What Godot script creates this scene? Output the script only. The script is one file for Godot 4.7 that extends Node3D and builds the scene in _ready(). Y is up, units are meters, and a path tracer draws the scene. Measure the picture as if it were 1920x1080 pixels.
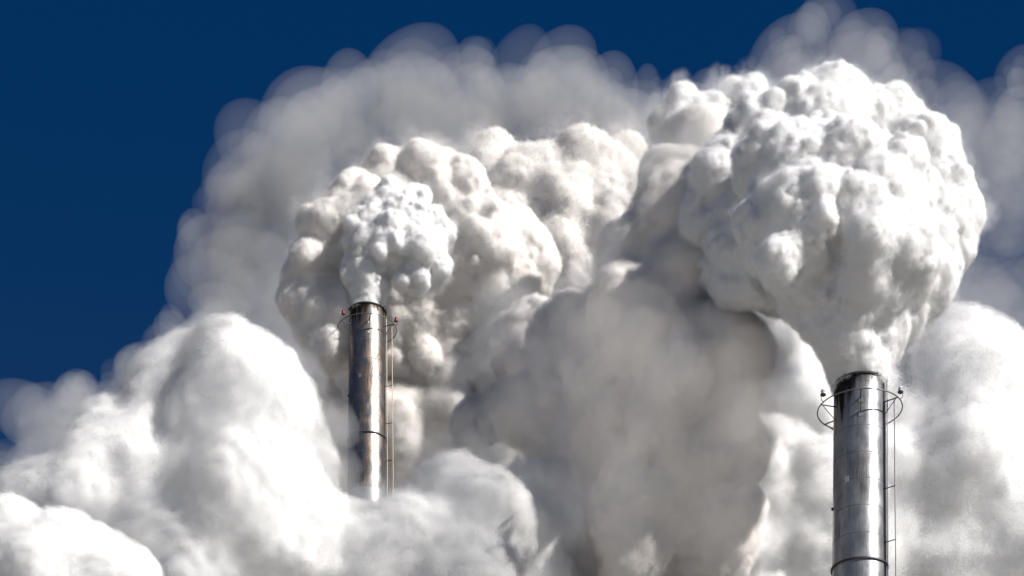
extends Node3D
# Two steel chimney stacks pouring out white smoke under a deep blue sky. Units are metres.

const F := 3800.0        # focal length in pixels of a 1920 pixel wide frame
const RISE := 0.57       # rise of the lens: the picture centre looks up by this slope
const EYE := 1.6

var rng := RandomNumberGenerator.new()
var M := {}
var jobs := []


# ------------------------------------------------------------------ helpers

func spot(px: float, py: float, z: float) -> Vector3:
	return Vector3((px - 960.0) / F * z, EYE + (RISE + (540.0 - py) / F) * z, -z)


func srgb(r: float, g: float, b: float) -> Color:
	return Color(r, g, b).linear_to_srgb()


func tag(o: Node, label := "", category := "", group := "", kind := "") -> void:
	if label: o.set_meta("label", label)
	if category: o.set_meta("category", category)
	if group: o.set_meta("group", group)
	if kind: o.set_meta("kind", kind)


func put(called: String, mesh: Mesh, m: Material, parent: Node) -> MeshInstance3D:
	var o := MeshInstance3D.new()
	o.name = called
	o.mesh = mesh
	o.material_override = m
	o.cast_shadow = GeometryInstance3D.SHADOW_CASTING_SETTING_ON
	parent.add_child(o, true)
	return o


func tool() -> SurfaceTool:
	var st := SurfaceTool.new()
	st.begin(Mesh.PRIMITIVE_TRIANGLES)
	return st


func done(st: SurfaceTool) -> ArrayMesh:
	st.generate_normals()
	return st.commit()


func tri(st: SurfaceTool, a: Vector3, b: Vector3, c: Vector3) -> void:
	st.add_vertex(a); st.add_vertex(b); st.add_vertex(c)


# a round bar through the points, closed at both ends
func bar(st: SurfaceTool, pts: Array, r: float, sides := 8, closed := false) -> void:
	var n := pts.size()
	var rings := []
	for i in n:
		var a: Vector3 = pts[(i - 1 + n) % n] if closed or i > 0 else pts[0]
		var b: Vector3 = pts[(i + 1) % n] if closed or i < n - 1 else pts[n - 1]
		var t := (b - a).normalized()
		var u := t.cross(Vector3.UP if absf(t.y) < 0.9 else Vector3.RIGHT).normalized()
		var w := u.cross(t)
		var ring := []
		for k in sides:
			var ang := TAU * k / sides
			ring.append(pts[i] + (u * cos(ang) + w * sin(ang)) * r)
		rings.append(ring)
	st.set_smooth_group(1)
	for i in (n if closed else n - 1):
		var p: Array = rings[i]
		var q: Array = rings[(i + 1) % n]
		for k in sides:
			var k2 := (k + 1) % sides
			tri(st, p[k], p[k2], q[k]); tri(st, p[k2], q[k2], q[k])
	if not closed:
		st.set_smooth_group(-1)
		for k in range(1, sides - 1):
			tri(st, rings[0][0], rings[0][k + 1], rings[0][k])
			tri(st, rings[n - 1][0], rings[n - 1][k], rings[n - 1][k + 1])


# a closed profile [radius, height] turned round the y axis
func lathe(st: SurfaceTool, prof: Array, sides := 64, smooth := false) -> void:
	for i in prof.size():
		var a: Array = prof[i]
		var b: Array = prof[(i + 1) % prof.size()]
		st.set_smooth_group(1 if smooth else i + 1)
		for k in sides:
			var t0 := TAU * k / sides
			var t1 := TAU * (k + 1) / sides
			var d0 := Vector3(cos(t0), 0, sin(t0))
			var d1 := Vector3(cos(t1), 0, sin(t1))
			var p0: Vector3 = d0 * float(a[0]) + Vector3.UP * float(a[1])
			var p1: Vector3 = d1 * float(a[0]) + Vector3.UP * float(a[1])
			var q0: Vector3 = d0 * float(b[0]) + Vector3.UP * float(b[1])
			var q1: Vector3 = d1 * float(b[0]) + Vector3.UP * float(b[1])
			if a[0] > 0.0: tri(st, p0, q0, p1)
			if b[0] > 0.0: tri(st, p1, q0, q1)


func box(st: SurfaceTool, at: Transform3D, size: Vector3) -> void:
	st.set_smooth_group(-1)
	var h := size * 0.5
	for ax in 3:
		for s in [-1.0, 1.0]:
			var n := Vector3.ZERO; n[ax] = s
			var u := Vector3.ZERO; u[(ax + 1) % 3] = 1.0
			var w := n.cross(u)
			var c: Array = []
			for q in [[-1, -1], [1, -1], [1, 1], [-1, 1]]:
				c.append(at * ((n + u * q[0] + w * q[1]) * h))
			tri(st, c[0], c[2], c[1]); tri(st, c[0], c[3], c[2])


# ------------------------------------------------------------------ smoke
# Smoke is a great many tiny white flecks. A dab is a soft ball of flecks, and dabs are strewn through and over the swirling shape of each cloud.

func dab(n: int, key: int, tau: float, lean: float) -> ArrayMesh:
	var r := RandomNumberGenerator.new()
	r.seed = key
	var s := sqrt(TAU * tau * 0.36 / n)
	var v := PackedVector3Array()
	v.resize(n * 3)
	var nv := PackedVector3Array()
	nv.resize(n * 3)
	for i in n:
		var p := Vector3(r.randfn(), r.randfn(), r.randfn()) * 0.36
		while p.length_squared() > 0.56:
			p = Vector3(r.randfn(), r.randfn(), r.randfn()) * 0.36
		var nn := (Vector3.UP * lean + Vector3(r.randfn(), r.randfn(), r.randfn())).normalized()
		var a := nn.cross(Vector3(r.randfn(), r.randfn(), r.randfn())).normalized() * s
		var b := nn.cross(a)
		v[i * 3] = p + a
		v[i * 3 + 1] = p - a * 0.5 - b * 0.87
		v[i * 3 + 2] = p - a * 0.5 + b * 0.87
		var sn := (Vector3.UP * lean * 1.5 + nn).normalized()
		nv[i * 3] = sn; nv[i * 3 + 1] = sn; nv[i * 3 + 2] = sn
	var arr := []
	arr.resize(Mesh.ARRAY_MAX)
	arr[Mesh.ARRAY_VERTEX] = v
	if lean > 0.0: arr[Mesh.ARRAY_NORMAL] = nv
	var m := ArrayMesh.new()
	m.add_surface_from_arrays(Mesh.PRIMITIVE_TRIANGLES, arr)
	return m


# A ragged wisp of flecks, denser in its curls.
func wisp(n: int, key: int, tau: float) -> ArrayMesh:
	var r := RandomNumberGenerator.new()
	r.seed = key
	var noise := FastNoiseLite.new()
	noise.seed = key
	noise.noise_type = FastNoiseLite.TYPE_SIMPLEX_SMOOTH
	noise.frequency = 1.3
	noise.fractal_octaves = 4
	noise.domain_warp_enabled = true
	noise.domain_warp_amplitude = 0.35
	noise.domain_warp_frequency = 1.5
	var s := sqrt(TAU * tau * 0.3 / n)
	var v := PackedVector3Array()
	v.resize(n * 3)
	var i := 0
	while i < n:
		var p := Vector3(r.randf_range(-1, 1), r.randf_range(-1, 1), r.randf_range(-1, 1))
		var l := p.length_squared()
		if l > 1.0 or r.randf() > (1.0 - l) * clampf(0.5 + 1.7 * noise.get_noise_3dv(p), 0.03, 1.0): continue
		var nn := Vector3(r.randfn(), r.randfn(), r.randfn()).normalized()
		var a := nn.cross(Vector3(r.randfn(), r.randfn(), r.randfn())).normalized() * s
		var b := nn.cross(a)
		v[i * 3] = p + a
		v[i * 3 + 1] = p - a * 0.5 - b * 0.87
		v[i * 3 + 2] = p - a * 0.5 + b * 0.87
		i += 1
	var arr := []
	arr.resize(Mesh.ARRAY_MAX)
	arr[Mesh.ARRAY_VERTEX] = v
	var m := ArrayMesh.new()
	m.add_surface_from_arrays(Mesh.PRIMITIVE_TRIANGLES, arr)
	return m


# warp in metres
func billow_noise(key: int, freq: float, octaves: int, warp: float, gain := 0.4) -> FastNoiseLite:
	var n := FastNoiseLite.new()
	n.seed = key
	n.noise_type = FastNoiseLite.TYPE_CELLULAR
	n.cellular_return_type = FastNoiseLite.RETURN_DISTANCE
	n.cellular_distance_function = FastNoiseLite.DISTANCE_EUCLIDEAN
	n.frequency = freq
	n.fractal_type = FastNoiseLite.FRACTAL_FBM
	n.fractal_octaves = octaves
	n.fractal_gain = gain
	n.fractal_lacunarity = 2.1
	if warp > 0.0:
		n.domain_warp_enabled = true
		n.domain_warp_type = FastNoiseLite.DOMAIN_WARP_SIMPLEX
		n.domain_warp_amplitude = warp
		n.domain_warp_frequency = freq * 0.5
		n.domain_warp_fractal_type = FastNoiseLite.DOMAIN_WARP_FRACTAL_NONE
	return n


func strew(called: String, places: Array, mesh: Mesh, m: Material, parent: Node) -> void:
	var mm := MultiMesh.new()
	mm.transform_format = MultiMesh.TRANSFORM_3D
	mm.mesh = mesh
	mm.instance_count = places.size()
	for i in places.size():
		mm.set_instance_transform(i, places[i])
	var o := MultiMeshInstance3D.new()
	o.name = called
	o.multimesh = mm
	o.material_override = m
	o.set_meta("kind", "stuff")
	parent.add_child(o, true)


func facing(n: Vector3, size: float) -> Basis:
	var u := n.cross(Vector3(rng.randfn(), rng.randfn(), rng.randfn())).normalized()
	return Basis(u, n, u.cross(n)) * Basis.from_scale(Vector3.ONE * size)


# The skin of lumps melted together and roughened by noise, as surface nets: [points, normals, triangles].
# c: [centre, radius] in metres; bump: height of the noise; melt: how far lumps blend.
func skin_of(c: Array, noise: FastNoiseLite, off: Vector3, bump: float, melt: float, cell: float) -> Array:
	const B := 5
	var lo := Vector3.INF
	var hi := -Vector3.INF
	var pad := bump + melt + cell * 2.0
	for q in c:
		lo = lo.min(q[0] - Vector3.ONE * (float(q[1]) + pad))
		hi = hi.max(q[0] + Vector3.ONE * (float(q[1]) + pad))
	var bn := Vector3i(((hi - lo) / (cell * B)).ceil()) + Vector3i.ONE
	var nx := bn.x * B
	var ny := bn.y * B
	var nz := bn.z * B
	var sy := nx
	var sz := nx * ny
	var val := PackedFloat32Array()
	val.resize(nx * ny * nz)
	val.fill(9.0)
	var reach := B * cell * 0.867 + cell
	var active := []
	for bz in bn.z:
		for by in bn.y:
			for bx in bn.x:
				var mid := lo + Vector3(bx + 0.5, by + 0.5, bz + 0.5) * (B * cell)
				var near := []
				var least := 1e9
				for q in c:
					var dd: float = mid.distance_to(q[0]) - float(q[1])
					least = minf(least, dd)
					if dd < reach + bump + melt: near.append(q)
				if near.is_empty(): continue
				var inside := least < -(reach + bump + melt)
				if not inside: active.append(Vector3i(bx * B, by * B, bz * B))
				var nn := near.size()
				for k in B:
					var z := bz * B + k
					for j in B:
						var y := by * B + j
						var at := z * sz + y * sy + bx * B
						for i in B:
							if inside:
								val[at + i] = -9.0
								continue
							var p := lo + Vector3(bx * B + i, y, z) * cell
							var f: float = p.distance_to(near[0][0]) - float(near[0][1])
							var best := f
							var size: float = near[0][1]
							for t in range(1, nn):
								var g: float = p.distance_to(near[t][0]) - float(near[t][1])
								if g < best:
									best = g
									size = near[t][1]
								var gap := melt - absf(f - g)
								f = minf(f, g)
								if gap > 0.0: f -= gap * gap / (4.0 * melt)
							if f < bump * 1.2 + cell and f > -bump * 1.2 - cell:
								f += minf(bump, size * 0.75) * (noise.get_noise_3dv(p + off) + 0.55)
							val[at + i] = f
	var which := PackedInt32Array()
	which.resize(val.size())
	which.fill(-1)
	var pts := PackedVector3Array()
	var cells := PackedInt32Array()
	var co := [0, 1, sy, sy + 1, sz, sz + 1, sz + sy, sz + sy + 1]
	var cv := [Vector3(0, 0, 0), Vector3(1, 0, 0), Vector3(0, 1, 0), Vector3(1, 1, 0), Vector3(0, 0, 1), Vector3(1, 0, 1), Vector3(0, 1, 1), Vector3(1, 1, 1)]
	var ed := [[0, 1], [2, 3], [4, 5], [6, 7], [0, 2], [1, 3], [4, 6], [5, 7], [0, 4], [1, 5], [2, 6], [3, 7]]
	for a in active:
		for k in B:
			for j in B:
				for i in B:
					var x: int = a.x + i
					var y: int = a.y + j
					var z: int = a.z + k
					if x >= nx - 1 or y >= ny - 1 or z >= nz - 1: continue
					var at := z * sz + y * sy + x
					var neg := 0
					for q in 8:
						if val[at + co[q]] < 0.0: neg += 1
					if neg == 0 or neg == 8: continue
					var sum := Vector3.ZERO
					var n := 0
					for pr in ed:
						var f0: float = val[at + co[pr[0]]]
						var f1: float = val[at + co[pr[1]]]
						if (f0 < 0.0) != (f1 < 0.0):
							sum += cv[pr[0]].lerp(cv[pr[1]], f0 / (f0 - f1))
							n += 1
					which[at] = pts.size()
					cells.append(at)
					pts.append(lo + (Vector3(x, y, z) + sum / n) * cell)
	var idx := PackedInt32Array()
	var nor := PackedVector3Array()
	nor.resize(pts.size())
	var turns := [[1, sy, sz], [sy, sz, 1], [sz, 1, sy]]
	for at in cells:
		var in0 := val[at] < 0.0
		for t in turns:
			var in1: bool = val[at + t[0]] < 0.0
			if in0 == in1: continue
			var q0 := which[at]
			var q1 := which[at - t[1]]
			var q2 := which[at - t[1] - t[2]]
			var q3 := which[at - t[2]]
			if q1 < 0 or q2 < 0 or q3 < 0: continue
			if in0:
				var sw := q1; q1 = q3; q3 = sw
			var fn := (pts[q2] - pts[q0]).cross(pts[q1] - pts[q3])
			nor[q0] += fn; nor[q1] += fn; nor[q2] += fn; nor[q3] += fn
			idx.append_array([q0, q1, q2, q0, q2, q3])
	for i in nor.size():
		nor[i] = nor[i].normalized()
	return [pts, nor, idx]


# lumps with n smaller ones sprouting from their faces, the first few left bare
func sprout(lumps: Array, n: int, small: float, large: float, bare := 0) -> Array:
	var all := lumps.duplicate()
	for k in n:
		var l: Array = lumps[bare + rng.randi() % (lumps.size() - bare)]
		var d := Vector3(rng.randfn(), rng.randfn(), rng.randfn()).normalized()
		if d.z < -0.3: d.z = -d.z
		var r := minf(rng.randf_range(small, large), float(l[2]) * 0.6)
		var out: float = float(l[2]) - r * 0.35
		all.append([l[0] + d.x * out, l[1] - d.y * out, r, l[3] - d.z * out * l[3] / F])
	return all


# lumps: [px, py, radius in px, depth]. A billowing cloud: an opaque heart and a soft skin of dabs.
# bump, melt, cell, dab_size and fuzz (spread of the dabs along the skin's normal) are in px of the photograph at that depth.
func dense_smoke(lumps: Array, o: Node3D, noise: FastNoiseLite, m: Material, bump: float, melt: float, cell: float, dab_size: float, fuzz: float, fringe: float, cover: float, sink: float, mesh: Mesh) -> void:
	jobs.append({"lumps": lumps, "o": o, "noise": noise, "m": m, "bump": bump, "melt": melt, "cell": cell, "dab_size": dab_size, "fuzz": fuzz, "fringe": fringe, "cover": cover, "sink": sink, "mesh": mesh, "off": o.position})


func shape_job(k: int) -> void:
	var w: Dictionary = jobs[k]
	var c := []
	for l in w.lumps:
		c.append([spot(l[0], l[1], l[3]) - w.off, float(l[2]) * l[3] / F])
	var px: float = w.lumps[0][3] / F
	w.got = skin_of(c, w.noise, w.off, w.bump * px, w.melt * px, w.cell * px)


# the skins are worked out on several threads, then built one after another
func build_jobs() -> void:
	for w in jobs: w.got = []
	var t := WorkerThreadPool.add_group_task(shape_job, jobs.size(), -1, true)
	WorkerThreadPool.wait_for_group_task_completion(t)
	for w in jobs: build_skin(w.got, w.lumps, w.o, w.m, w.cell, w.dab_size, w.fuzz, w.fringe, w.cover, w.sink, w.mesh)


func build_skin(got: Array, lumps: Array, o: Node3D, m: Material, cell: float, dab_size: float, fuzz: float, fringe: float, cover: float, sink: float, mesh: Mesh) -> void:
	var px: float = lumps[0][3] / F
	var pts: PackedVector3Array = got[0]
	var nor: PackedVector3Array = got[1]
	var eye := Vector3(0, EYE, 0) - o.position
	var places := []
	var torn := [[], [], []]
	var plume := String(o.name).begins_with("smoke_plume")
	var front := 0.1 if mesh == M.dab_mid else 0.0
	var rag := FastNoiseLite.new()
	rag.noise_type = FastNoiseLite.TYPE_SIMPLEX_SMOOTH
	rag.frequency = 0.25
	rag.fractal_octaves = 3
	var kept := PackedVector3Array()
	kept.resize(pts.size())
	for i in pts.size():
		var p := pts[i]
		var n := nor[i]
		kept[i] = p - n * sink * px
		var sight := (eye - p).normalized()
		if n.dot(sight) < -0.02: continue
		if cover > 0.0 and not (plume and p.length() < 4.0):
			var lift := rag.get_noise_3dv((p + o.position) * 4.0 / (fringe * px)) + 0.35
			if lift > 0.0 and rng.randf() < cover * cell * cell / (fringe * fringe) * (1.0 if n.dot(sight) < 0.5 else front):
				var s2 := fringe * px * rng.randf_range(0.6, 1.3)
				torn[rng.randi() % 3].append(Transform3D(facing(n, s2), p + n * fringe * px * (minf(lift, 0.7) * rng.randf() - 0.25)))
		if mesh == null: continue
		if mesh == M.dab_mid and absf(n.dot(sight)) < 0.4 and rng.randf() < 2.0 * cell * cell / (fringe * fringe):
			var q := p + n * fringe * px * rng.randf_range(-0.1, 0.35) + o.position
			var big := fringe * lerpf(0.3, 0.95, pow(rng.randf(), 1.5))
			mist(o, 960.0 + q.x / -q.z * F, 540.0 - ((q.y - EYE) / -q.z - RISE) * F, big * rng.randf_range(1.0, 1.8), big, -q.z, 0.13 * minf(1.0, big / (0.6 * fringe)), M.cool_mist)
		var s := dab_size * px * rng.randf_range(0.85, 1.15)
		var g := Vector3(rng.randf() - 0.5, rng.randf() - 0.5, rng.randf() - 0.5) * cell * px * 0.5
		places.append(Transform3D(facing(n, s), p + g + n * (rng.randfn() * fuzz - sink * 0.5) * px))
	if places: strew("billow", places, mesh, m, o)
	for k in 3:
		if torn[k]: strew("torn_edge", torn[k], M.wisps[k], m, o)
	var arr := []
	arr.resize(Mesh.ARRAY_MAX)
	arr[Mesh.ARRAY_VERTEX] = kept
	arr[Mesh.ARRAY_NORMAL] = nor
	arr[Mesh.ARRAY_INDEX] = got[2]
	var am := ArrayMesh.new()
	am.add_surface_from_arrays(Mesh.PRIMITIVE_TRIANGLES, arr)
	put("inner_smoke", am, m, o)
	print(o.name, " points ", pts.size(), " dabs ", places.size(), " torn ", torn[0].size(), " t ", Time.get_ticks_msec())


# an even bank of mist: an ellipsoid rx by ry px, seen through `tau` deep at its middle
func mist(o: Node3D, px: float, py: float, rx: float, ry: float, z: float, tau: float, tint: Color) -> void:
	var f := FogVolume.new()
	f.name = "mist"
	f.shape = RenderingServer.FOG_VOLUME_SHAPE_ELLIPSOID
	f.size = Vector3(rx, ry, (rx + ry) * 0.4) * (2.0 * z / F)
	var m := FogMaterial.new()
	m.albedo = tint
	m.density = snappedf(tau / f.size.z, 0.0005)
	f.material = m
	o.add_child(f, true)
	f.position = spot(px, py, z) - o.position
	f.rotation = Vector3(rng.randf_range(-0.4, 0.4), rng.randf_range(-0.4, 0.4), rng.randf() * TAU)


# A thin cloud: lumps [px, py, radius in px, depth, how thick] filled with overlapping mist.
func misty(lumps: Array, o: Node3D, per_lump: float, tau: float, tint: Color) -> void:
	for l in lumps:
		var thick: float = l[4] if l.size() > 4 else 1.0
		for k in int(ceil(per_lump * thick)):
			var a := rng.randf() * TAU
			var r := sqrt(rng.randf()) * 0.82
			var big: float = l[2] * lerpf(0.25, 1.0, pow(rng.randf(), 1.2)) * (1.2 - r * 0.7)
			mist(o, l[0] + cos(a) * r * l[2], l[1] + sin(a) * r * l[2], big * rng.randf_range(1.0, 1.7), big, l[3] + rng.randf_range(-0.02, 0.02) * l[3], tau * rng.randf_range(0.7, 1.2) * minf(1.0, big / (0.42 * float(l[2]))) * (1.15 - r), tint)


func cloud(called: String, px: float, py: float, z: float, label: String, category := "smoke cloud") -> Node3D:
	var o := Node3D.new()
	o.name = called
	add_child(o, true)
	o.position = spot(px, py, z)
	tag(o, label, category)
	return o


func smoke_matter(r: float, g: float, b: float, through: float) -> StandardMaterial3D:
	var m := StandardMaterial3D.new()
	m.albedo_color = srgb(r, g, b)
	m.roughness = 1.0
	m.specular_mode = BaseMaterial3D.SPECULAR_DISABLED
	m.backlight_enabled = true
	m.backlight = srgb(through, through, through)
	m.cull_mode = BaseMaterial3D.CULL_DISABLED
	return m


# ------------------------------------------------------------------ chimneys

const TOP_R := 1.47
const SHAFT := 15.0

func shaft_radius(down: float) -> float:
	return TOP_R + 0.0085 * minf(down, 14.0)


func ring_point(deg: float, r: float, y: float) -> Vector3:
	return Vector3(cos(deg_to_rad(deg)) * r, y, sin(deg_to_rad(deg)) * r)


# plain tube wall from `down0` to `down1` metres under the top
func shell(down0: float, down1: float, steps: int) -> ArrayMesh:
	var st := tool()
	var n := 96
	st.set_smooth_group(1)
	for i in steps:
		for k in n:
			var q := []
			for c in [[0, 0], [1, 0], [1, 1], [0, 1]]:
				var dn: float = lerpf(down0, down1, float(i + c[1]) / steps)
				var t := float(k + c[0]) / n
				q.append([ring_point(360.0 * t, shaft_radius(dn), -dn), Vector2(t, dn / SHAFT)])
			for j in [0, 1, 2, 0, 2, 3]:
				st.set_uv(q[j][1])
				st.add_vertex(q[j][0])
	st.generate_normals()
	st.generate_tangents()
	return st.commit()


func metal_picture(rusty: float, key: int, gloss: float) -> Array:
	var W := 800
	var H := 800
	var im := Image.create(W, H, false, Image.FORMAT_RGB8)
	var ro := Image.create(W, H, false, Image.FORMAT_RGB8)
	var blot := FastNoiseLite.new(); blot.seed = key; blot.frequency = 0.9; blot.fractal_octaves = 5
	var brush := FastNoiseLite.new(); brush.seed = key + 1; brush.frequency = 1.0; brush.fractal_octaves = 4
	var drip := FastNoiseLite.new(); drip.seed = key + 2; drip.frequency = 1.0; drip.fractal_octaves = 3
	for y in H:
		var dn := float(y) / H * SHAFT
		for x in W:
			var t := float(x) / W
			var d := ring_point(360.0 * t, 1.5, -dn)
			var deg := 360.0 * t
			var b := blot.get_noise_3dv(d * Vector3(1.2, 0.8, 1.2))
			var g := brush.get_noise_3dv(d * Vector3(9.0, 0.9, 9.0))
			var fine := brush.get_noise_3dv(d * Vector3(22.0, 22.0, 22.0))
			var base := 0.57 + 0.09 * b + 0.03 * g + 0.025 * fine
			var rough := gloss + 0.10 * b + 0.06 * g
			# soot that ran down from the rim, longest over the left of the front
			var run := drip.get_noise_3dv(d * Vector3(3.5, 0.25, 3.5))
			var lobe := exp(-pow((deg - 140.0) / 26.0, 2.0))
			var long := 0.35 + 0.25 * run + 1.75 * lobe * (0.8 + 0.9 * run)
			var soot := clampf((long - dn) / 0.9 + 0.45 + 0.9 * fine + 0.5 * b, 0.0, 1.0)
			# narrow stains running down from the seams
			var s1 := smoothstep(0.30, 0.55, drip.get_noise_3dv(d * Vector3(5.0, 0.35, 5.0) + Vector3(7, 3, 1)) + 0.12 * fine) * 0.3
			# a sweep of brush-like scratches that starts on the right and curls down over the front
			var path := 52.0 + 42.0 * smoothstep(3.1, 5.6, dn)
			var across := (deg - path) / (9.0 + 10.0 * smoothstep(3.2, 6.0, dn))
			var sweep := exp(-across * across) * smoothstep(3.2, 3.8, dn) * (1.0 - smoothstep(5.6, 8.2, dn))
			var hair := brush.get_noise_3dv(Vector3(across * 14.0, dn * 0.6, 4.0))
			var scr := clampf(sweep * (0.35 + 1.7 * hair + 0.6 * fine), 0.0, 1.0) * 0.75
			var dark := clampf(maxf(soot, maxf(s1, scr)), 0.0, 1.0)
			var col := Color(base * 1.0, base * 1.005, base * 1.02)
			var rust := rusty * clampf(0.42 + 0.8 * b + 0.6 * run + scr, 0.0, 1.0)
			col = col.lerp(Color(0.60, 0.45, 0.32) * (0.8 + 0.5 * g), rust * 0.75)
			col = col.lerp(Color(0.05, 0.045, 0.045).lerp(Color(0.16, 0.09, 0.05), rusty * 0.8), dark * 0.92)
			im.set_pixel(x, y, col.clamp())
			rough = clampf(rough + 0.35 * dark + 0.12 * rust, 0.12, 0.9)
			ro.set_pixel(x, y, Color(rough, rough, rough))
	return [ImageTexture.create_from_image(im), ImageTexture.create_from_image(ro)]


func metal(rusty: float, key: int, gloss: float) -> StandardMaterial3D:
	var p := metal_picture(rusty, key, gloss)
	var m := StandardMaterial3D.new()
	m.albedo_texture = p[0]
	m.roughness_texture = p[1]
	m.roughness = 1.0
	m.metallic = 0.92 if rusty > 0.0 else 0.7
	return m


func plain(r: float, g: float, b: float, rough: float, metallic := 0.0) -> StandardMaterial3D:
	var m := StandardMaterial3D.new()
	m.albedo_color = srgb(r, g, b)
	m.roughness = rough
	m.metallic = metallic
	return m


# top: centre of the mouth. The node stands at the foot, on the ground.
func chimney(top: Vector3, turn: float, skin: Material, lens: Material, fitting: Material, pipe: Material, label: String) -> Node3D:
	var o := Node3D.new()
	o.name = "chimney_stack"
	add_child(o, true)
	o.position = Vector3(top.x, 0, top.z)
	o.rotation.y = deg_to_rad(turn)
	tag(o, label, "chimney", "steel chimney stacks")
	var up := Vector3.UP * top.y
	var shaft := put("shaft", shell(0.0, SHAFT, 30), skin, o); shaft.position = up
	var low := put("lower_shaft", shell(SHAFT, top.y, 20), M.steel, o); low.position = up
	var st := tool()
	lathe(st, [[TOP_R - 0.03, -9.0], [TOP_R - 0.03, 0.0], [TOP_R - 0.05, 0.0], [TOP_R - 0.05, -9.0]])
	var inner := put("flue", done(st), M.soot, o); inner.position = up
	st = tool()
	lathe(st, [[TOP_R - 0.03, -0.10], [TOP_R + 0.06, -0.10], [TOP_R + 0.075, -0.085], [TOP_R + 0.075, 0.005], [TOP_R + 0.06, 0.02], [TOP_R - 0.03, 0.02]], 96)
	var rim := put("rim", done(st), M.soot, o); rim.position = up
	var bolt_mesh: ArrayMesh
	st = tool()
	bar(st, [Vector3(0, 0, 0), Vector3(0.11, 0, 0)], 0.03, 6)
	bolt_mesh = done(st)
	for a in [2.0, 18.0, 61.0, 96.0, 131.0, 178.0, 196.0, 244.0, 300.0, 342.0]:
		var b := put("rim_bolt", bolt_mesh, M.soot, rim)
		b.position = ring_point(a, TOP_R + 0.06, -0.05 - 0.03 * sin(a))
		b.rotation.y = -deg_to_rad(a)
	# weld seams stand a little proud of the plates
	for dn in [2.99, 4.5, 5.98, 7.52, 9.08, 12.1, 13.6]:
		st = tool()
		var r := shaft_radius(dn)
		lathe(st, [[r - 0.01, 0.022], [r + 0.003, 0.018], [r + 0.007, 0.006], [r + 0.007, -0.006], [r + 0.003, -0.018], [r - 0.01, -0.022]], 96)
		var w := put("weld_seam", done(st), M.seam, o); w.position = up + Vector3.DOWN * dn
	st = tool()
	var fr := shaft_radius(10.55)
	lathe(st, [[fr - 0.01, 0.04], [fr + 0.10, 0.04], [fr + 0.10, -0.04], [fr - 0.01, -0.04]], 96)
	var fl := put("stiffener_ring", done(st), M.dark_steel, o); fl.position = up + Vector3.DOWN * 10.55
	# hoop with its struts
	var hy := top.y - 1.44
	var hoop_r := 2.40
	var pts := []
	for k in 72:
		pts.append(ring_point(5.0 * k, hoop_r, hy))
	st = tool()
	bar(st, pts, 0.036, 10, true)
	put("hoop", done(st), fitting, o)
	var r0 := shaft_radius(1.44)
	for a in [38.0, 98.0, 164.0, 222.0, 270.0, 320.0]:
		st = tool()
		bar(st, [ring_point(a, r0 - 0.02, hy - 0.02), ring_point(a, hoop_r + 0.03, hy - 0.02)], 0.036)
		var s := put("strut", done(st), M.dark_steel, o)
		st = tool()
		bar(st, [ring_point(a, r0 - 0.02, hy - 0.85), ring_point(a, hoop_r - 0.12, hy - 0.06)], 0.022)
		put("brace", done(st), M.dark_steel, s)
	# doubler plates and a small lug
	for p in [[97.0, 1.62, 0.26, 0.22], [97.0, 2.42, 0.28, 0.2], [128.0, 5.95, 0.24, 0.34], [62.0, 5.9, 0.1, 0.16], [268.0, 5.9, 0.24, 0.3]]:
		st = tool()
		var a: float = deg_to_rad(p[0])
		var t := Transform3D(Basis(Vector3.UP, -a), ring_point(p[0], shaft_radius(p[1]) + 0.005, top.y - p[1]))
		box(st, t, Vector3(0.03, p[3], p[2]))
		put("doubler_plate", done(st), M.plate, o)
	st = tool()
	box(st, Transform3D(Basis(Vector3.UP, -PI), ring_point(180.0, shaft_radius(7.1) + 0.03, top.y - 7.1)), Vector3(0.12, 0.14, 0.1))
	put("lug", done(st), M.dark_steel, o)
	# riser pipes on the right with their brackets
	var ang := 38.0
	st = tool()
	bar(st, [ring_point(ang, shaft_radius(20) + 0.06, 1.0), ring_point(ang, shaft_radius(14.0) + 0.06, top.y - 14.0), ring_point(ang, TOP_R + 0.06, top.y - 0.35)], 0.034)
	put("riser_pipe", done(st), M.dark_steel, o)
	st = tool()
	var hook := [ring_point(29.0, shaft_radius(20) + 0.11, 1.0), ring_point(29.0, shaft_radius(14.0) + 0.11, top.y - 14.0), ring_point(29.0, TOP_R + 0.15, top.y + 0.12)]
	for k in 7:
		var q := PI * k / 6.0
		hook.append(ring_point(29.0 + 3.0 * (1.0 - cos(q)), TOP_R + 0.15 - 0.1 * (1.0 - cos(q)), top.y + 0.14 + 0.12 * sin(q)))
	bar(st, hook, 0.034)
	put("riser_pipe", done(st), pipe, o)
	st = tool()
	bar(st, [ring_point(ang, shaft_radius(20) + 0.72, 1.0), ring_point(ang, shaft_radius(14.0) + 0.72, top.y - 14.0), ring_point(ang, TOP_R + 0.72, hy - 0.1)], 0.034)
	put("riser_pipe", done(st), pipe, o)
	var dn2 := 6.4
	while dn2 < 30.0:
		st = tool()
		bar(st, [ring_point(ang, shaft_radius(dn2) - 0.02, top.y - dn2), ring_point(ang, shaft_radius(dn2) + 0.74, top.y - dn2)], 0.03)
		put("pipe_bracket", done(st), M.dark_steel, o)
		dn2 += 3.05
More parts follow.
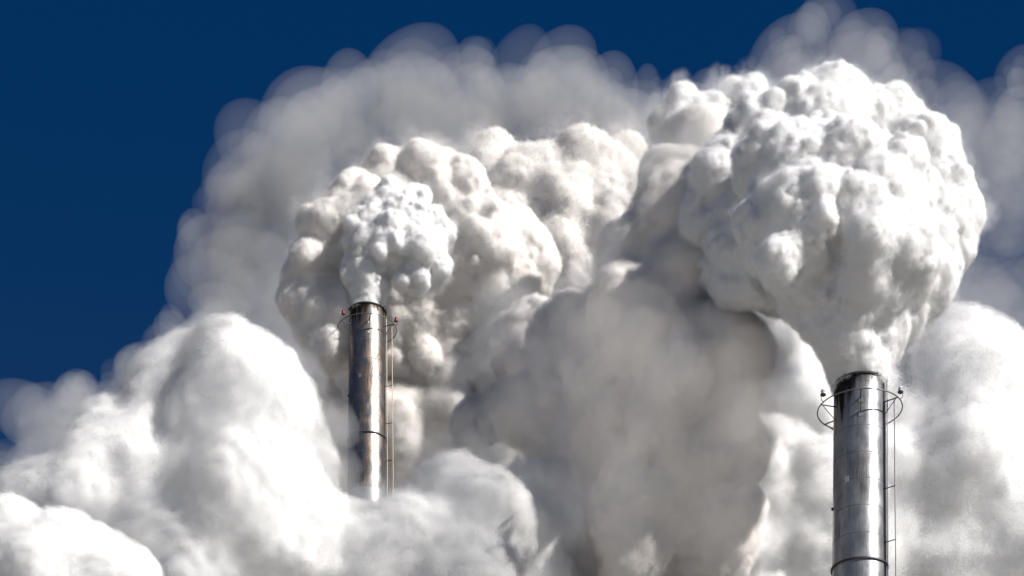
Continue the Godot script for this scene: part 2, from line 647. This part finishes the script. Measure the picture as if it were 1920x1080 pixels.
	# warning lights on the hoop
	for a in [156.0, 32.0]:
		var l := Node3D.new()
		l.name = "warning_light"
		o.add_child(l, true)
		l.position = ring_point(a, hoop_r + 0.06, hy)
		st = tool()
		var bend := []
		for k in 9:
			var q := PI * 1.1 * k / 8.0
			bend.append(Vector3(0.13 * sin(q) * cos(deg_to_rad(a)), 0.16 - 0.16 * cos(q), 0.13 * sin(q) * sin(deg_to_rad(a))))
		bar(st, bend, 0.022, 6)
		put("light_arm", done(st), fitting, l)
		st = tool()
		lathe(st, [[0.0, 0.27], [0.10, 0.29], [0.165, 0.34], [0.165, 0.40], [0.13, 0.42], [0.0, 0.42]], 16)
		put("light_base", done(st), M.dark_steel if lens != M.lens_red else M.lens_red_dark, l)
		st = tool()
		lathe(st, [[0.0, 0.421], [0.115, 0.421], [0.12, 0.46], [0.12, 0.62], [0.09, 0.68], [0.0, 0.70]], 16, true)
		put("light_lens", done(st), lens, l)
		st = tool()
		lathe(st, [[0.118, 0.52], [0.14, 0.525], [0.14, 0.545], [0.118, 0.55]], 16)
		put("lens_band", done(st), M.dark_steel if lens != M.lens_red else M.lens_red_dark, l)
	return o


# ------------------------------------------------------------------ scene

func _ready() -> void:
	rng.seed = 20
	var cam := Camera3D.new()
	cam.name = "camera"
	cam.projection = Camera3D.PROJECTION_FRUSTUM
	cam.near = 1.0
	cam.far = 6000.0
	cam.size = 1080.0 / F
	cam.frustum_offset = Vector2(0, RISE)
	cam.position = Vector3(0, EYE, 0)
	add_child(cam)
	cam.current = true
	var e := Environment.new()
	var sky := ProceduralSkyMaterial.new()
	sky.sky_top_color = srgb(0.0002, 0.0172, 0.066)
	sky.sky_horizon_color = srgb(0.36, 0.44, 0.55)
	sky.sky_curve = 0.075
	sky.ground_horizon_color = srgb(0.22, 0.22, 0.21)
	sky.ground_bottom_color = srgb(0.16, 0.155, 0.15)
	sky.sun_angle_max = 1.0
	e.background_mode = Environment.BG_SKY
	e.sky = Sky.new()
	e.sky.sky_material = sky
	e.tonemap_mode = Environment.TONE_MAPPER_LINEAR
	e.tonemap_exposure = 1.64
	e.volumetric_fog_enabled = true
	e.volumetric_fog_density = 0.0
	e.sdfgi_enabled = true
	e.ssao_enabled = true
	e.ssil_enabled = true
	var we := WorldEnvironment.new()
	we.name = "world"
	we.environment = e
	add_child(we)
	var sun := DirectionalLight3D.new()
	sun.name = "sun"
	sun.light_energy = 1.5
	sun.light_color = Color(1.0, 0.98, 0.955)
	sun.light_angular_distance = 0.5
	sun.shadow_enabled = true
	add_child(sun)
	sun.look_at_from_position(Vector3(68.7, 54.5, 48.1), Vector3.ZERO)

	M.steel = plain(0.42, 0.43, 0.44, 0.38, 0.9)
	M.seam = plain(0.13, 0.13, 0.13, 0.6, 0.5)
	M.plate = plain(0.55, 0.55, 0.55, 0.35, 0.9)
	M.dark_steel = plain(0.05, 0.05, 0.055, 0.55, 0.4)
	M.soot = plain(0.012, 0.012, 0.013, 0.8)
	M.hoop_grey = plain(0.13, 0.13, 0.135, 0.5, 0.5)
	M.pipe_grey = plain(0.14, 0.14, 0.15, 0.45, 0.6)
	M.pipe_rust = plain(0.36, 0.28, 0.22, 0.45, 0.5)
	M.hoop_rust = plain(0.13, 0.10, 0.08, 0.55, 0.4)
	M.lens_clear = plain(0.55, 0.56, 0.58, 0.12)
	M.lens_red = plain(0.20, 0.02, 0.02, 0.2)
	M.lens_red_dark = plain(0.12, 0.012, 0.012, 0.5)
	M.steel_right = metal(0.0, 3, 0.34)
	M.steel_left = metal(0.75, 40, 0.34)
	M.dab_dense = dab(200, 1, 0.2, 1.6)
	M.wisps = [wisp(7000, 5, 0.13), wisp(7000, 6, 0.13), wisp(7000, 7, 0.13)]
	M.cool_mist = srgb(0.97, 0.98, 0.99)
	M.dab_mid = dab(1100, 2, 0.22, 1.3)
	M.smoke_white = smoke_matter(0.955, 0.96, 0.965, 0.6)
	M.smoke_warm = smoke_matter(0.94, 0.915, 0.89, 0.6)

	var gm := plain(0.27, 0.26, 0.24, 1.0)
	var plane := PlaneMesh.new()
	plane.size = Vector2(8000, 8000)
	var ground := put("ground", plane, gm, self)
	tag(ground, "flat bare ground under the chimneys reaching the horizon", "ground", "", "structure")

	chimney(spot(1612, 722, 116), 0.0, M.steel_right, M.lens_clear, M.hoop_grey, M.pipe_grey, "bright silver steel chimney with clear hoop lamps, nearer one on the right")
	chimney(spot(688.5, 585, 166), 18.0, M.steel_left, M.lens_red, M.hoop_rust, M.pipe_rust, "brown stained steel chimney with red hoop lamps, foot lost in white smoke")
	build_smoke()
	build_jobs()


func build_smoke() -> void:
	var warm_mist := srgb(0.97, 0.935, 0.90)
	var cool_mist := srgb(0.97, 0.98, 0.99)
	var lumps: Array
	var z := 116.0
	var o := cloud("smoke_plume", 1612, 722, z, "big round white smoke plume boiling out of the silver chimney on the right", "smoke plume")
	dense_smoke(sprout([[1612, 712, 46, z], [1612, 690, 50, z], [1614, 664, 56, z], [1618, 632, 66, z], [1622, 597, 78, z], [1600, 565, 95, z - 1], [1665, 565, 78, z + 1], [1550, 540, 92, z], [1488, 515, 78, z + 1], [1430, 498, 72, z + 2], [1385, 470, 78, z + 2], [1365, 410, 74, z + 3], [1380, 345, 78, z + 3], [1420, 280, 78, z + 3], [1490, 235, 80, z + 3], [1570, 215, 76, z + 3], [1645, 235, 76, z + 3], [1705, 290, 78, z + 3], [1750, 360, 74, z + 3], [1765, 430, 64, z + 3], [1735, 495, 74, z + 2], [1700, 560, 60, z + 2], [1500, 440, 114, z - 2], [1600, 440, 114, z - 2], [1560, 340, 114, z - 1], [1650, 370, 104, z - 1], [1470, 340, 94, z - 1], [1680, 470, 88, z - 2]], 90, 22, 60, 5), o, billow_noise(11, 0.31, 4, 1.4, 0.5), M.smoke_white, 80, 22, 4.5, 9.0, 0.8, 26.0, 1.0, 2.5, M.dab_dense)

	z = 166.0
	o = cloud("smoke_plume", 688, 585, z, "small bright cauliflower smoke plume curling out of the brown stained chimney", "smoke plume")
	dense_smoke(sprout([[688, 584, 31, z], [688, 560, 36, z], [688, 534, 42, z], [690, 505, 50, z], [705, 472, 54, z], [740, 460, 60, z - 0.5], [785, 468, 50, z - 0.5], [800, 505, 38, z], [775, 515, 34, z - 0.5], [690, 440, 48, z], [760, 420, 56, z], [795, 430, 44, z], [735, 392, 44, z + 0.5], [775, 392, 36, z + 0.5], [705, 410, 40, z + 0.5]], 60, 12, 26, 4), o, billow_noise(21, 0.52, 4, 0.8, 0.48), M.smoke_white, 36, 8, 2.8, 5.4, 0.4, 14.0, 1.0, 1.6, M.dab_dense)

	z = 171.0
	o = cloud("smoke_plume", 640, 520, z, "grey shadowed smoke arching over the small plume with bright lit top and right side", "smoke plume")
	dense_smoke(sprout([[625, 430, 60, z - 2], [590, 480, 50, z - 2], [572, 545, 42, z - 2], [600, 590, 58, z - 2], [625, 650, 54, z - 2], [660, 600, 70, z - 1.5], [660, 460, 70, z - 1.5], [670, 390, 58, z - 2], [725, 335, 52, z], [785, 318, 48, z], [825, 335, 54, z], [860, 380, 64, z], [890, 430, 68, z], [950, 440, 62, z + 2], [945, 500, 72, z + 2], [985, 500, 50, z + 2], [995, 545, 36, z + 2], [900, 490, 76, z + 1], [840, 560, 90, z + 3], [750, 620, 100, z + 4], [690, 680, 70, z + 4], [800, 700, 90, z + 5]], 70, 18, 40), o, billow_noise(31, 0.28, 4, 1.4, 0.5), M.smoke_warm, 56, 18, 4.4, 8.5, 0.8, 28.0, 1.2, 3.0, M.dab_dense)

	z = 200.0
	o = cloud("smoke_cloud", 1050, 400, z, "bright white smoke heap behind, between the arching plume and the brown bank")
	dense_smoke(sprout([[920, 330, 58, z], [1000, 335, 64, z], [1080, 325, 64, z], [1140, 320, 58, z], [1175, 365, 50, z], [1125, 410, 78, z - 1], [1050, 420, 86, z - 1], [1100, 480, 70, z], [970, 400, 70, z], [1000, 480, 90, z], [1080, 560, 100, z]], 30, 24, 50), o, billow_noise(41, 0.16, 4, 1.5, 0.45), M.smoke_warm, 50, 30, 5.5, 11.0, 1.0, 50.0, 2.5, 5.0, M.dab_dense)

	z = 122.0
	o = cloud("smoke_cloud", 1150, 700, z, "broad brownish grey smoke bank filling the middle between the two chimneys")
	dense_smoke(sprout([[1310, 290, 66, z + 4], [1290, 360, 76, z + 1], [1290, 440, 90, z], [1250, 520, 96, z], [1215, 600, 96, z], [1140, 640, 88, z + 6], [1070, 650, 80, z + 14], [1000, 660, 88, z + 24], [1180, 740, 120, z + 3], [1060, 770, 116, z + 14], [970, 800, 90, z + 25], [1310, 700, 120, z], [1290, 850, 120, z + 2], [1120, 880, 110, z + 8], [1000, 930, 90, z + 24], [1200, 970, 110, z + 2], [1340, 980, 100, z + 2], [1350, 880, 90, z + 3]], 50, 36, 80), o, billow_noise(51, 0.24, 4, 2.0, 0.55), M.smoke_warm, 120, 40, 8.0, 14.0, 1.0, 60.0, 0.0, 5.0, M.dab_mid)
	misty([[1080, 640, 110, 113.0], [1180, 730, 150, 112.0], [1040, 800, 140, 113.0], [1240, 840, 150, 112.0], [1110, 910, 150, 112.0], [1220, 640, 100, 112.0], [1330, 730, 100, 112.0], [1390, 810, 120, 112.0], [1420, 690, 80, 112.0], [1300, 960, 120, 112.0]], o, 6, 0.17, warm_mist)

	z = 177.0
	o = cloud("smoke_cloud", 800, 770, z, "dim brownish smoke hanging low behind the brown stained chimney")
	dense_smoke(sprout([[905, 680, 90, z], [860, 770, 90, z], [770, 810, 95, z + 1], [720, 880, 95, z + 4], [960, 730, 80, z - 3], [640, 760, 70, z + 3]], 24, 30, 60), o, billow_noise(55, 0.2, 4, 2.0, 0.5), M.smoke_warm, 70, 30, 9.0, 15.0, 1.0, 50.0, 0.0, 6.0, M.dab_mid)

	z = 162.0
	o = cloud("smoke_cloud", 1330, 210, z, "bluish white smoke knob showing at upper left of the big round plume")
	dense_smoke(sprout([[1285, 225, 54, z], [1330, 240, 64, z], [1400, 205, 50, z], [1440, 240, 54, z]], 24, 18, 34), o, billow_noise(61, 0.22, 4, 1.0, 0.5), M.smoke_white, 50, 14, 4.4, 9.0, 0.8, 30.0, 2.0, 3.0, M.dab_dense)

	z = 131.0
	o = cloud("smoke_cloud", 1200, 1000, z, "pale grey smoke bank along the bottom between the two chimneys")
	dense_smoke(sprout([[980, 1000, 90, z - 6], [1080, 980, 100, z - 4], [1170, 1030, 120, z], [1300, 990, 120, z], [1420, 930, 110, z], [1400, 1050, 120, z], [1520, 980, 120, z], [1000, 1080, 110, z - 5], [900, 1110, 100, z - 6]], 36, 36, 80), o, billow_noise(71, 0.15, 4, 2.5, 0.5), M.smoke_white, 85, 50, 12.0, 19.0, 1.5, 60.0, 0.0, 7.0, M.dab_mid)

	z = 150.0
	o = cloud("smoke_cloud", 1800, 850, z, "glaring white and grey smoke bank behind the silver chimney at the right edge")
	dense_smoke(sprout([[1830, 690, 85, z], [1780, 640, 60, z], [1790, 790, 100, z], [1880, 780, 100, z], [1850, 910, 120, z], [1740, 980, 110, z], [1700, 850, 100, z], [1900, 1030, 120, z], [1640, 960, 110, z], [1560, 860, 100, z], [1600, 1060, 120, z], [1780, 1080, 110, z], [1640, 740, 90, z + 4], [1560, 640, 80, z + 4], [1420, 660, 100, z - 2], [1480, 760, 100, z - 2], [1400, 590, 80, z - 2], [1500, 640, 70, z - 2]], 36, 40, 80), o, billow_noise(81, 0.12, 4, 3.0, 0.42), M.smoke_white, 70, 60, 14.0, 22.0, 1.5, 70.0, 0.0, 8.0, M.dab_mid)

	z = 120.0
	o = cloud("smoke_cloud", 560, 880, z, "large soft white smoke bank at lower left hiding the foot of the brown chimney")
	dense_smoke(sprout([[440, 735, 110, z], [512, 785, 80, z], [330, 765, 100, z], [515, 900, 85, z], [450, 890, 150, z], [280, 900, 130, z], [170, 940, 90, z], [720, 1095, 100, z], [850, 920, 70, z], [895, 980, 66, z], [610, 1040, 100, z], [810, 1055, 130, z], [500, 1070, 130, z], [350, 1040, 150, z], [60, 940, 70, z], [200, 860, 70, z]], 36, 40, 80), o, billow_noise(91, 0.13, 4, 3.0, 0.42), M.smoke_white, 80, 60, 12.0, 20.0, 1.5, 46.0, 0.0, 7.0, M.dab_mid)
	for q in [[430, 770, 130, 110], [560, 870, 130, 110], [300, 900, 160, 110], [700, 1035, 150, 80], [450, 980, 190, 110], [850, 970, 110, 90], [180, 960, 130, 80]]:
		mist(o, q[0], q[1], q[2], q[3], 112.0 + rng.randf_range(-1.5, 1.5), 0.25, cool_mist)
	misty([[690, 975, 50, z, 1.0], [700, 1020, 70, z, 1.5], [634, 900, 44, z, 1.0], [628, 800, 40, z, 0.8], [785, 985, 60, z, 1.0], [60, 880, 80, z], [150, 840, 80, z], [250, 740, 60, z, 0.7], [330, 660, 50, z, 0.7], [560, 700, 50, z, 0.7]], o, 12, 0.12, cool_mist)

	z = 110.0
	o = cloud("smoke_cloud", 120, 1050, z, "low white smoke hump in the bottom left corner of the picture")
	dense_smoke(sprout([[50, 1050, 86, z], [160, 1055, 80, z], [235, 1090, 66, z], [0, 1015, 50, z], [110, 1110, 100, z]], 16, 24, 50), o, billow_noise(101, 0.14, 3, 3.0), M.smoke_white, 56, 40, 10.0, 17.0, 1.0, 44.0, 0.0, 6.0, M.dab_mid)

	z = 260.0
	o = cloud("smoke_cloud", 700, 350, z, "tall dim blue grey smoke veil arching high behind both chimneys")
	lumps = [[420, 560, 90, z], [410, 460, 80, z], [440, 370, 80, z], [510, 300, 90, z], [590, 250, 90, z], [680, 220, 90, z], [780, 190, 90, z], [880, 170, 80, z], [960, 200, 80, z], [1050, 170, 80, z], [1130, 220, 70, z], [1200, 230, 70, z, 0.6], [1250, 200, 60, z, 0.4], [520, 420, 120, z], [620, 350, 120, z], [750, 290, 120, z], [900, 270, 120, z], [1050, 280, 120, z], [1180, 320, 110, z], [520, 550, 120, z], [500, 640, 110, z], [610, 680, 100, z]]
	misty(lumps, o, 14, 0.27, cool_mist)

	z = 235.0
	o = cloud("smoke_cloud", 1600, 120, z, "thin torn smoke wisps against the blue sky above the big round plume")
	lumps = [[1490, 115, 62, z, 0.6], [1550, 80, 70, z, 0.5], [1630, 100, 70, z, 0.6], [1690, 150, 70, z, 0.6], [1760, 220, 80, z, 0.8], [1820, 300, 90, z], [1880, 330, 80, z], [1900, 240, 60, z, 0.6], [1912, 150, 46, z, 0.6], [1850, 430, 90, z, 0.8], [1890, 560, 110, z, 0.9], [1780, 560, 90, z, 0.8], [1480, 180, 80, z, 0.6], [1600, 180, 90, z, 0.8]]
	misty(lumps, o, 13, 0.17, cool_mist)

	z = 150.0
	o = cloud("smoke_puff", 135, 745, z, "small loose smoke puff adrift at far left against the blue sky", "smoke puff")
	lumps = [[135, 742, 48, z], [160, 760, 40, z, 0.6], [60, 785, 50, z, 0.5], [110, 820, 60, z, 0.4]]
	misty(lumps, o, 13, 0.17, cool_mist)
